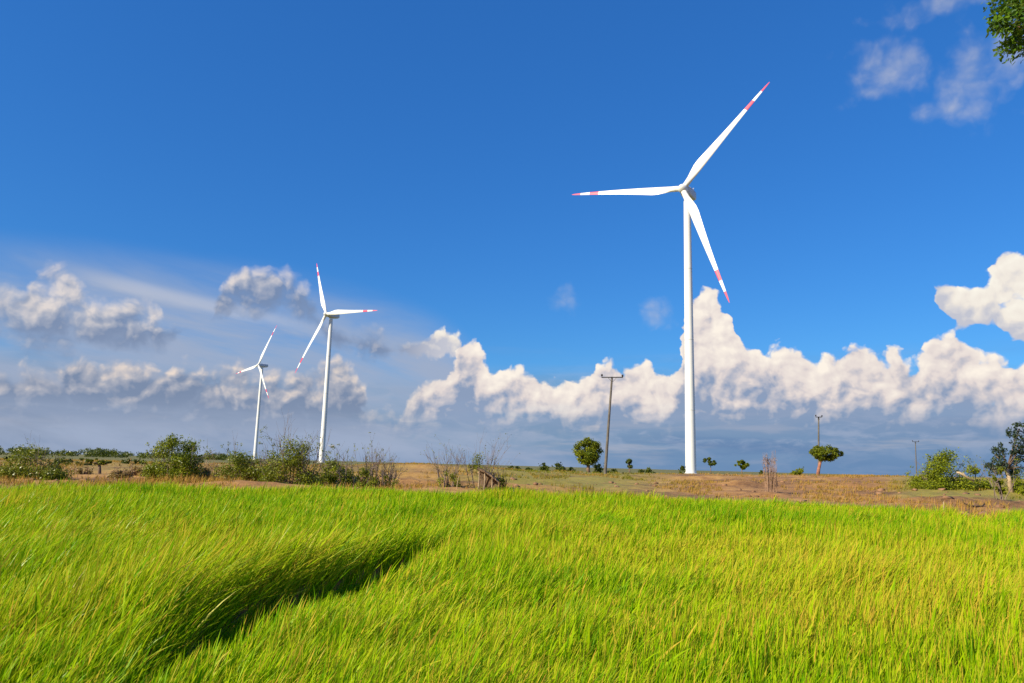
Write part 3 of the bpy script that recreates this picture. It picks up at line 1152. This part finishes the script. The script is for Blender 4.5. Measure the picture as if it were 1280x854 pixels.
def make_shrub(name, label, cat, x0, x1, y0, Y, mat, n=1800, leaf_px=1.5, seed=1, nclump=24, group=None, twigs=8, twig_h=1.0, sink=0.0, lumps=None, bark=None,
               leaf_on=1.0, base_w=1.0, depth=2, stem_r=0.03):
    """a bush that starts at the ground; twigs: bare stems that stick out of it"""
    px = (x0 + x1) / 2
    f = foot(px, Y)
    f.z -= sink
    t = thing(name, label, cat, f, group)
    r = np.random.default_rng(seed)
    ht = at(px, y0, Y).z - f.z
    w = span(x1 - x0, Y)
    cen, rad = [], []
    for i in range(nclump):
        u = r.random() * 2 - 1
        h = (1 - abs(u) ** 2.4) ** 0.6
        if lumps is not None:
            h *= np.interp(u, np.linspace(-1, 1, len(lumps)), lumps)
        zz = r.random() ** 0.8
        rc = (0.10 + 0.10 * r.random()) * min(w, ht * 1.6)
        cen.append((u * (w / 2 - rc * 0.5) * base_w, (r.random() - 0.5) * w * 0.6, max(rc * 0.4, zz * h * ht * leaf_on - rc * 0.5)))
        rad.append(rc)
    V, Q, T = leaf_cloud(cen, rad, n, leaf_px * Y / FPX * 0.9, 0.85, seed, spread=0.6)
    mb = MB()
    tips = []
    for i in range(twigs):
        u = r.random() * 2 - 1
        h = 1.0
        if lumps is not None:
            h = np.interp(u, np.linspace(-1, 1, len(lumps)), lumps)
        b0 = Vector((u * w * 0.33, (r.random() - 0.5) * w * 0.3, -0.1))
        mb.tube([(0, 0, -0.16), b0 + Vector((0, 0, 0.02))], stem_r, 4)      # root
        grow(mb, b0, (u * 0.45, (r.random() - 0.5) * 0.4, 1.0), ht * twig_h * (0.45 + 0.2 * r.random()) * h, stem_r, depth, r, tips, 0.10, 0.22, ang=0.42)
    if twigs > 3:
        mb.build('stems', bark or M_twig, t)
    # a few leaves on the stem ends
    tp = [p for p, d in tips if p.z > 0.1]
    if leaf_on > 0 and tp:
        k = min(len(tp), 60)
        V2, Q2, T2 = leaf_cloud([tuple(p) for p in tp[:k]], [0.05 * ht] * k, max(30, n // 14), leaf_px * Y / FPX * 0.8, 1.0, seed + 1)
        Q = np.concatenate([Q, Q2 + len(V)])
        V = np.concatenate([V, V2])
        T = np.concatenate([T, T2])
    link('foliage', quads_mesh('foliage', V, Q, mat, T), t)
    return t


G1 = 'bushes along the rim of the paddy'
G2 = 'small trees on the far plain'
make_shrub('bush', 'low spreading olive bush at the left end, with taller shoots and pale stems', 'bush', 8, 84, 549, 43, L_olive, 3000, 1.6, 11, 30, G1, 14, 1.0, lumps=[0.55, 0.85, 1.0, 0.75, 0.55, 0.5])
make_shrub('bush', 'dense rounded bright green bush, tallest full bush of the left half', 'bush', 184, 249, 545, 46, L_bush, 4200, 1.6, 12, 40, G1, 8, 1.0, lumps=[0.75, 0.95, 1.0, 1.0, 0.95, 0.8])
make_shrub('shrub', 'olive brown shrub in front of the smallest turbine', 'shrub', 276, 338, 556, 46, L_olive, 2600, 1.5, 13, 26, G1, 16, 1.1, lumps=[0.7, 1.0, 0.75, 0.7, 0.7])
make_shrub('shrub', 'wide olive green shrub with tall thin bare shoots left of the middle turbine', 'shrub', 326, 402, 545, 45, L_olive, 3800, 1.5, 14, 34, G1, 22, 1.25, lumps=[0.6, 0.75, 1.0, 1.0, 0.8, 0.6])
make_shrub('shrub', 'low dark shrub at the foot of the middle turbine', 'shrub', 392, 436, 577, 48, L_bush, 1500, 1.4, 15, 18, G1, 7, 1.2)
make_shrub('shrub', 'yellow green scrub with twisted bare twigs right of the middle turbine', 'shrub', 424, 468, 577, 46, L_olive, 1300, 1.4, 16, 16, G1, 12, 1.7)
make_shrub('shrub', 'brownish scrub with dense upright twigs beside the brown mound', 'shrub', 462, 500, 572, 46, L_olive, 600, 1.3, 17, 12, G1, 20, 1.15, leaf_on=0.6)
make_shrub('shrub', 'nearly leafless twiggy shrub left of the thatched lean-to', 'shrub', 546, 576, 566, 45, L_olive, 420, 1.2, 18, 12, G1, 13, 1.15, leaf_on=0.55)
make_shrub('shrub', 'tallest leafless shrub, its bare grey stems rising above the thatched lean-to', 'shrub', 582, 618, 552, 45.5, L_olive, 380, 1.2, 19, 12, G1, 11, 1.2, leaf_on=0.8, stem_r=0.022)
make_shrub('shrub', 'low brownish shrub right beside the thatched lean-to', 'shrub', 612, 636, 583, 46, L_olive, 300, 1.3, 20, 10, G1, 9, 1.1, leaf_on=0.7)
make_shrub('shrub', 'thin pinkish scrub between the rounded bush and the olive shrubs', 'shrub', 252, 282, 572, 50, L_olive, 260, 1.3, 21, 10, G1, 12, 1.1, leaf_on=0.6, bark=M_twig_pink)
make_tree('flat_topped_tree', 'small flat topped tree standing in the dry ground at the left', 'tree', 124, 106, 142, 573, 58, 581, L_green, 700, 1.4, G2, 31, 14, 0.12)
for (x0, x1, y0, Y, sd, lab) in ((62, 108, 570, 75, 41, 'low dark bush behind the olive bush at the left end'), (144, 184, 573, 82, 42, 'low green bush between the flat topped tree and the rounded bush'),
                                 (-6, 22, 571, 90, 43, 'low dark bush cut by the left edge of the view'), (108, 124, 576, 95, 44, 'smallest dark bush left of the flat topped tree')):
    make_shrub('bush', lab, 'bush', x0, x1, y0, Y, L_far, 700, 1.4, sd, 16, 'low bushes on the left plain', 3, 0.9, sink=0.2)

for i_, (x0, x1, y0, Y, dens, lab) in enumerate(((84, 112, 581, 52, 1, 'pale dry scrub just right of the olive bush at the left end'), (134, 164, 583, 49, 1, 'low tan scrub right of the flat topped tree trunk'),
                                    (160, 190, 580, 53, 1, 'tan scrub against the left side of the rounded bush'), (-8, 12, 580, 47, 1, 'straw coloured scrub cut by the left edge of the view'),
                                    (244, 268, 582, 48, 1, 'low straw scrub touching the right side of the rounded bush'))):
    make_shrub('dry_shrub', lab, 'shrub', x0, x1, y0, Y, L_straw, 700, 1.4, 200 + i_, 14, 'dry straw coloured scrub at the left', 9, 1.15, leaf_on=0.85, bark=M_twig_pink)
for i_, (x0, x1, y0, Y, lab) in enumerate(((0, 40, 575, 130, 'leftmost dark bush of the row near the horizon'), (150, 196, 576, 140, 'dark bush of the row near the horizon, behind the rounded bush'),
                                       (84, 124, 577, 120, 'dark bush of the row near the horizon, behind the flat topped tree'))):
    make_shrub('bush', lab, 'bush', x0, x1, y0, Y, L_far, 700, 1.4, 220 + i_, 22, 'row of dark bushes near the horizon', 2, 0.9, sink=0.3, lumps=[0.8, 1, 0.85, 1, 0.9], base_w=0.95)


def far_treeline():
    r = np.random.default_rng(301)
    C, R = [], []
    for i in range(150):
        px_ = -140 + 420 * r.random()
        Y = 420 + 260 * r.random()
        p = foot(px_, Y)
        h = 2.4 + 3.2 * r.random() * (1.0 if px_ < 200 else 0.6)
        for _ in range(3):
            C.append((p.x + r.normal() * 3.5, p.y + r.normal() * 2, p.z + h * (0.35 + 0.45 * r.random())))
            R.append(1.4 + 1.8 * r.random())
    V, Q, T = leaf_cloud(C, R, 9000, 0.62, 0.75, 302)
    o = link('far_treeline', quads_mesh('far_treeline', V, Q, L_far, T))
    tag(o, kind='stuff', label='dark line of far trees along the horizon at the left', cat='trees')


far_treeline()
make_tree('round_tree', 'round crowned green tree on a short dark trunk beside the tall utility pole', 'tree', 736, 716, 754, 547, 115, 582, L_green, 3400, 1.5, G2, 51, 52, 0.28, limbs=9)
make_shrub('bush', 'olive bush right under the tall utility pole', 'bush', 740, 756, 580, 118, L_olive, 350, 1.3, 52, 10, G2, 3, 0.8, sink=0.2)
make_shrub('bush', 'dark bush just right of the tall utility pole', 'bush', 759, 772, 584, 125, L_far, 260, 1.3, 53, 8, G2, 3, 0.8, sink=0.2)
for (x0, x1, y0, sd, lab) in ((632, 652, 582, 54, 'dark low tree clump right of the brown mound on the skyline'), (653, 668, 585, 55, 'flattest dark bush on the skyline left of the two square bushes'),
                              (671, 687, 579, 56, 'left one of two square green bushes on the skyline'), (691, 707, 577, 57, 'right one of two square green bushes on the skyline'),
                              (709, 718, 584, 58, 'tiny bush between the square bushes and the round tree')):
    make_shrub('bush', lab, 'bush', x0, x1, y0, 150, L_far, 420, 1.4, sd, 12, 'bushes on the skyline', 3, 0.8, sink=0.3, lumps=[0.9, 1.0, 1.0, 0.9], base_w=0.95)
make_tree('small_tree', 'slim upright little tree left of the big white tower', 'tree', 787, 781, 792, 574, 190, 586, L_far, 420, 1.4, G2, 61, 10, 0.18)
make_shrub('bush', 'flat dark bush between the slim little tree and the big tower', 'bush', 796, 820, 584, 190, L_far, 420, 1.4, 62, 14, G2, 3, 0.8, sink=0.3, lumps=[1, .9, 1, 1])
make_shrub('bush', 'small dark bush against the left side of the big tower base', 'bush', 848, 859, 583, 235, L_far, 260, 1.4, 63, 8, G2, 3, 0.8, sink=0.3)
make_tree('flat_topped_tree', 'dark flat topped tree on a thin trunk right of the big tower', 'tree', 889, 877, 898, 572, 210, 582, L_far, 500, 1.5, G2, 64, 12, 0.10)
make_tree('flat_topped_tree', 'green bowl shaped tree midway between the big tower and the dry stalks', 'tree', 927, 917, 938, 575, 210, 587, L_green, 600, 1.5, G2, 65, 14, 0.12)
make_shrub('bush', 'tiny dark bush just left of the dry stalks', 'bush', 949, 956, 588, 190, L_far, 120, 1.3, 66, 6, G2, 2, 0.8, sink=0.3)
make_shrub('bush', 'square green bush between the dry stalks and the reddish trunk', 'bush', 988, 1006, 582, 160, L_green, 480, 1.4, 67, 12, G2, 3, 0.8, sink=0.3, lumps=[0.9, 1, 1, 0.9])
make_tree('leaning_tree', 'green tree on a reddish trunk, its crown swept to the right', 'tree', 1022, 1010, 1053, 556, 120, 577, L_green, 2200, 1.5, G2, 68, 40, 0.26, bark=M_bark_red, limbs=7)
make_shrub('bush', 'big leafy bush with uneven top below the most distant pole', 'bush', 1145, 1206, 562, 55, L_bush, 4200, 1.5, 71, 44, G1, 10, 0.95, lumps=[0.6, 0.8, 0.95, 1.0, 0.9, 0.55])
make_shrub('bush', 'yellow green bush around the pale broken log', 'bush', 1200, 1236, 580, 57, L_bush, 1100, 1.5, 72, 16, G1, 8, 1.2, lumps=[0.8, 1, 0.8, 0.6])
make_shrub('bush', 'low green bush behind the pale trunk at the right end', 'bush', 1262, 1310, 580, 50, L_bush, 1200, 1.5, 73, 16, G1, 6, 1.0)
make_shrub('bush', 'dark little bush left of the pale trunk at the right end', 'bush', 1238, 1256, 583, 44, L_green, 900, 1.5, 74, 12, G1, 6, 1.1)


def dry_stalks():
    Y = 52
    f = foot(963, Y)
    t = thing('dry_stalks', 'upright clump of pinkish dry stalks standing alone right of the big tower', 'dry plant', f)
    r = np.random.default_rng(81)
    mb = MB()
    h = top_h(963, 561, Y)
    w = span(17, Y)
    for i in range(42):
        x, y = (r.random() - 0.5) * w * 0.75, (r.random() - 0.5) * 0.5
        hh = h * (0.40 + 0.60 * r.random()) * (1.0 if abs(x) < w * 0.36 else 0.8)
        mb.tube([(x, y, -0.1), (x * 1.05 + r.normal() * 0.05, y, hh * 0.55), (x * 1.2 + r.normal() * 0.16, y + r.normal() * 0.1, hh)], [0.017, 0.012, 0.005], 4)
    mb.build('stalks', M_twig_pink, t)
    V, Q, T = leaf_cloud([((r.random() - 0.5) * w * .8, 0, h * (0.2 + 0.6 * r.random())) for _ in range(24)], [0.18] * 24, 420, 0.05, 1.6, 82)
    link('dry_leaves', quads_mesh('dry_leaves', V, Q, leaf_mat('leaf_dry_pink', (0.20, 0.115, 0.065), (0.40, 0.26, 0.16), 0.2), T), t)


dry_stalks()


def lean_to():
    Y = 45.0
    f = foot(608, Y)
    t = thing('thatched_lean_to', 'small brown thatched lean-to on thin pale posts among the leafless shrubs', 'shelter', f)
    M_th = paint('thatch', (0.20, 0.13, 0.075), 0.95, 0.35, 9.0, 0.6)
    zt, zb = top_h(600, 584, Y), top_h(620, 601, Y)
    x0, x1 = span(-11, Y), span(15, Y)
    mb = MB()
    r = np.random.default_rng(5)
    # ragged roof slab sloping down to the right
    nx, ny = 12, 5
    V, F = [], []
    for s in (0, -0.10):
        for i in range(nx + 1):
            for j in range(ny + 1):
                u, v = i / nx, j / ny
                x = x0 + (x1 - x0) * u
                V.append((x + r.normal() * 0.015, -0.5 + 1.3 * v + r.normal() * 0.02, zt + (zb - zt) * u ** 1.4 + s + r.normal() * 0.02 + 0.03 * v))
    k = (nx + 1) * (ny + 1)
    idx = lambda i, j, q=0: q * k + i * (ny + 1) + j
    for i in range(nx):
        for j in range(ny):
            F.append((idx(i, j), idx(i + 1, j), idx(i + 1, j + 1), idx(i, j + 1)))
            F.append((idx(i, j, 1), idx(i, j + 1, 1), idx(i + 1, j + 1, 1), idx(i + 1, j, 1)))
    for i in range(nx):
        F.append((idx(i, 0), idx(i, 0, 1), idx(i + 1, 0, 1), idx(i + 1, 0)))
        F.append((idx(i, ny), idx(i + 1, ny), idx(i + 1, ny, 1), idx(i, ny, 1)))
    for j in range(ny):
        F.append((idx(0, j), idx(0, j + 1), idx(0, j + 1, 1), idx(0, j, 1)))
        F.append((idx(nx, j), idx(nx, j, 1), idx(nx, j + 1, 1), idx(nx, j + 1)))
    mb.add(V, F)
    mb.build('roof', M_th, t)
    ms = MB()
    for i in range(9):
        x = x0 + (x1 - x0) * (0.12 + 0.8 * i / 8)
        z = zt + (zb - zt) * ((x - x0) / (x1 - x0)) ** 1.4 - 0.12
        ms.box((x, 0.45, z / 2 - 0.1), (0.125, 0.06, max(z, 0.1) + 0.2))
    ms.build('back_wall', M_th, t)
    for px_, yy in ((-9, -0.42), (-2, -0.40), (7, -0.36), (-9, 0.62)):
        x = span(px_, Y)
        z = zt + (zb - zt) * max(0, (x - x0) / (x1 - x0)) ** 1.4 - 0.06
        mp = MB()
        mp.tube([(x - 0.05, yy, -0.3), (x + 0.02, yy, z * 0.5), (x, yy, z)], [0.04, 0.035, 0.03], 6)
        mp.build('post', M_bark_pale, t)


lean_to()


def stake(label, px, y0, Y, lean=0.0, r=0.035):
    f = foot(px, Y)
    h = max(top_h(px, y0, Y), 0.2)
    mb = MB()
    mb.tube([(0, 0, -0.2), (lean * 0.4, 0, h * 0.6), (lean, 0, h)], [r, r * 0.9, r * 0.75], 6)
    o = mb.build('wooden_stake', M_bark_pale)
    o.location = f
    tag(o, label, 'stake', 'pale stakes along the rim of the paddy')


stake('pale slanting stake left of the thatched lean-to, among the twiggy shrubs', 571, 596, 43.5, 0.12, 0.025)
stake('short pale stake standing alone on the earth left of the dark curved branch', 1177, 627, 34, 0.02, 0.03)

# the pale broken log: two lengths meeting like a chevron
def broken_log():
    Y = 52
    f = foot(1206, Y)
    mb = MB()
    a, b, c = at(1199, 591, Y) - f, at(1206, 595, Y) - f, at(1216, 601.5, Y) - f
    mb.tube([a + Vector((-0.12, 0.1, 0.02)), a, b, c + Vector((0, -0.1, 0))], [0.06, 0.085, 0.075, 0.05], 8)
    mb.tube([b, b + Vector((0.1, 0.35, 0.22))], [0.08, 0.04], 6)
    o = mb.build('broken_log', M_bark_pale, smooth=True)
    o.location = f
    tag(o, 'pale broken log leaning in the yellow green bush', 'log')


broken_log()


def curved_branch():
    Y = 36
    f = foot(1218, Y)
    M = paint('dark_wet_wood', (0.045, 0.03, 0.022), 0.8, 0.3, 4.0, 0.3)
    mb = MB()
    P = []
    for px_, py in ((1203, 613), (1204, 618), (1209, 620.5), (1218, 621.5), (1227, 620.5), (1231, 617)):
        p = at(px_, py, Y)
        P.append(Vector((p.x - f.x, 0.05 * (px_ % 3), 0)))
    zs = [0.34, 0.20, 0.07, 0.04, 0.06, 0.17]
    P = [Vector((p.x, p.y, z)) for p, z in zip(P, zs)]
    mb.tube(P, [0.02, 0.032, 0.045, 0.048, 0.04, 0.025], 7)
    mb.tube([P[2], P[2] + Vector((-0.25, -0.1, 0.12))], [0.04, 0.02], 5)
    o = mb.build('fallen_branch', M, smooth=True)
    o.location = f
    tag(o, 'dark curved fallen branch lying on the bare earth bank at the right', 'branch')


curved_branch()


def right_tree():
    """sparse tree with dark leaves and a pale trunk, cut by the right edge"""
    Y = 50
    f = foot(1262, Y)
    t = thing('dark_leaved_tree', 'sparse tree with dark glossy leaves on a pale trunk at the right edge', 'tree', f)
    r = np.random.default_rng(90)
    mb = MB()
    a = at(1258, 586, Y) - f
    tips = []
    mb.tube([(0.05, 0, -0.3), (-0.02, 0, a.z * 0.5), (a.x, 0, a.z)], [0.16, 0.14, 0.12], 9)
    fork = Vector((a.x, 0, a.z * 0.95))
    for (px_, py) in ((1246, 575), (1254, 560), (1270, 545), (1272, 536), (1285, 550), (1292, 565), (1276, 562), (1243, 581), (1250, 586), (1263, 569), (1266, 556), (1279, 540), (1241, 590), (1268, 588), (1275, 574), (1284, 584), (1248, 568)):
        p = at(px_, py, Y) - f
        p.y = (r.random() - 0.5) * 1.2
        mb.tube([fork, fork.lerp(p, 0.5) + Vector((0.05, 0, 0.1)), p], [0.05, 0.03, 0.012], 6, mi=1)
        tips.append(p)
    mb.build('trunk', [M_bark_pale, M_bark], t, smooth=True)
    C, R = [], []
    for p in tips:
        for _ in range(5):
            C.append(tuple(p + Vector(r.normal(size=3)) * 0.2))
            R.append(0.15 + 0.12 * r.random())
    V, Q, T = leaf_cloud(C, R, 1200, 0.10, 0.9, 91)
    link('crown', quads_mesh('crown', V, Q, L_dark, T), t)


right_tree()


def near_tree():
    """tree standing close by, outside the right of the view: one leafy bough hangs into the top corner"""
    Y = 8.6
    fx = at(1640, 300, Y).x
    f = Vector((fx, Y, 0.0))
    t = thing('overhanging_tree', 'near tree with fresh green leaves whose bough hangs into the top right corner', 'tree', f)
    r = np.random.default_rng(77)
    mb = MB()
    H0 = 7.2
    mb.tube([(0, 0, -0.3), (0.1, 0.1, 2.0), (0.0, 0.1, 4.2), (0.1, 0, H0)], [0.26, 0.2, 0.16, 0.07], 10)
    tgt = [(1252, 16), (1262, 30), (1272, 42), (1277, 56), (1262, 4), (1276, 12), (1290, 24), (1296, 2), (1325, 10), (1350, -5), (1345, -30), (1300, -40), (1400, 10), (1380, -60), (1440, 30), (1500, -20), (1480, -90), (1560, 60), (1420, -110), (1530, -60)]
    C, R = [], []
    for px_, py in tgt:
        p = at(px_, py, Y + (r.normal() * 0.2 if px_ < 1300 else r.normal() * 0.5)) - f
        s = Vector((0.05, 0.08, max(2.6, min(p.z - 1.3 + 0.9 * r.normal(), H0 - 0.6))))
        m_ = s.lerp(p, 0.5) + Vector((0, 0, 0.25))
        mb.tube([s, m_, p], [0.06, 0.035, 0.008], 6)
        k = 6 if px_ < 1300 else 7
        for _ in range(k):
            C.append(tuple(p + Vector(r.normal(size=3)) * (0.07 if px_ < 1300 else 0.18)))
            R.append(0.08 + 0.05 * r.random() if px_ < 1300 else 0.15 + 0.12 * r.random())
    mb.build('trunk', M_bark, t, smooth=True)
    # pointed leaves with a fold along the midrib
    n = 8000
    C, R = np.array(C), np.array(R)
    k = r.choice(len(C), n, p=R ** 1.1 / np.sum(R ** 1.1))
    d = r.normal(size=(n, 3))
    d /= np.linalg.norm(d, axis=1)[:, None]
    P = C[k] + d * (R[k] * r.random(n) ** 0.4)[:, None]
    ax = r.normal(size=(n, 3)) + np.array([-0.2, 0, -0.5])
    ax /= np.linalg.norm(ax, axis=1)[:, None]
    sd = np.cross(ax, r.normal(size=(n, 3)) + np.array([0, 0, 1.5]))
    sd /= np.linalg.norm(sd, axis=1)[:, None]
    nn = np.cross(ax, sd)
    Ls = (0.045 + 0.04 * r.random(n))[:, None]
    W_ = Ls * 0.26
    V = np.stack([P, P + ax * Ls * 0.35 + sd * W_ + nn * W_ * 0.4, P + ax * Ls * 0.75 + sd * W_ * 0.75 + nn * W_ * 0.3, P + ax * Ls * 1.05,
                  P + ax * Ls * 0.75 - sd * W_ * 0.75 + nn * W_ * 0.3, P + ax * Ls * 0.35 - sd * W_ + nn * W_ * 0.4, P + ax * Ls * 0.55], 1).reshape(-1, 3)
    b = np.arange(n)[:, None] * 7
    Q = np.concatenate([b + np.array([0, 1, 6, 5]), b + np.array([1, 2, 3, 6]), b + np.array([5, 6, 3, 4])])
    tint = np.repeat(np.clip(0.45 + 0.25 * r.normal(size=n), 0, 1), 7)
    link('crown', quads_mesh('crown', V, Q, L_fresh, tint), t)


near_tree()


def egret():
    Y = 110
    p = at(414, 558.5, Y)
    t = thing('white_bird', 'white bird flying low just right of the middle turbine', 'bird', p)
    M = paint('white_feathers', (0.80, 0.80, 0.78), 0.8, 0.05, 8.0)
    s = 1.0
    # one continuous body: head with bill, neck, trunk, tail; wings raised
    ring = [(-0.52, 0.0, 0.006), (-0.42, 0.01, 0.02), (-0.36, 0.03, 0.045), (-0.29, 0.03, 0.04), (-0.22, 0.0, 0.045), (-0.1, -0.01, 0.09), (0.06, 0.0, 0.10), (0.2, 0.02, 0.06), (0.32, 0.03, 0.05), (0.42, 0.03, 0.015)]
    mb = MB()
    mb.tube([(x * s, 0, z * s) for x, z, r_ in ring], [r_ * s for x, z, r_ in ring], 8)
    for sg in (-1, 1):
        V, F = [], []
        pr = [(0.05, 0.02, 0.22, 0.03), (0.25, 0.13, 0.24, 0.025), (0.45, 0.20, 0.20, 0.018), (0.62, 0.22, 0.12, 0.012), (0.74, 0.20, 0.03, 0.006)]
        for (yy, zz, ch, th) in pr:
            for dx, dz in ((-ch * 0.4, 0), (0, th), (ch * 0.6, 0), (0, -th)):
                V.append((dx + 0.05 * yy, sg * yy, zz + dz + 0.02))
        for i in range(len(pr) - 1):
            for k in range(4):
                F.append((i * 4 + k, i * 4 + (k + 1) % 4, (i + 1) * 4 + (k + 1) % 4, (i + 1) * 4 + k))
        F.append((16, 17, 18, 19))
        F.append((3, 2, 1, 0))
        mb.add(V, F)
    mb.build('body', M, t, smooth=True)
    t.rotation_euler = (0, math.radians(12), math.radians(60))


egret()
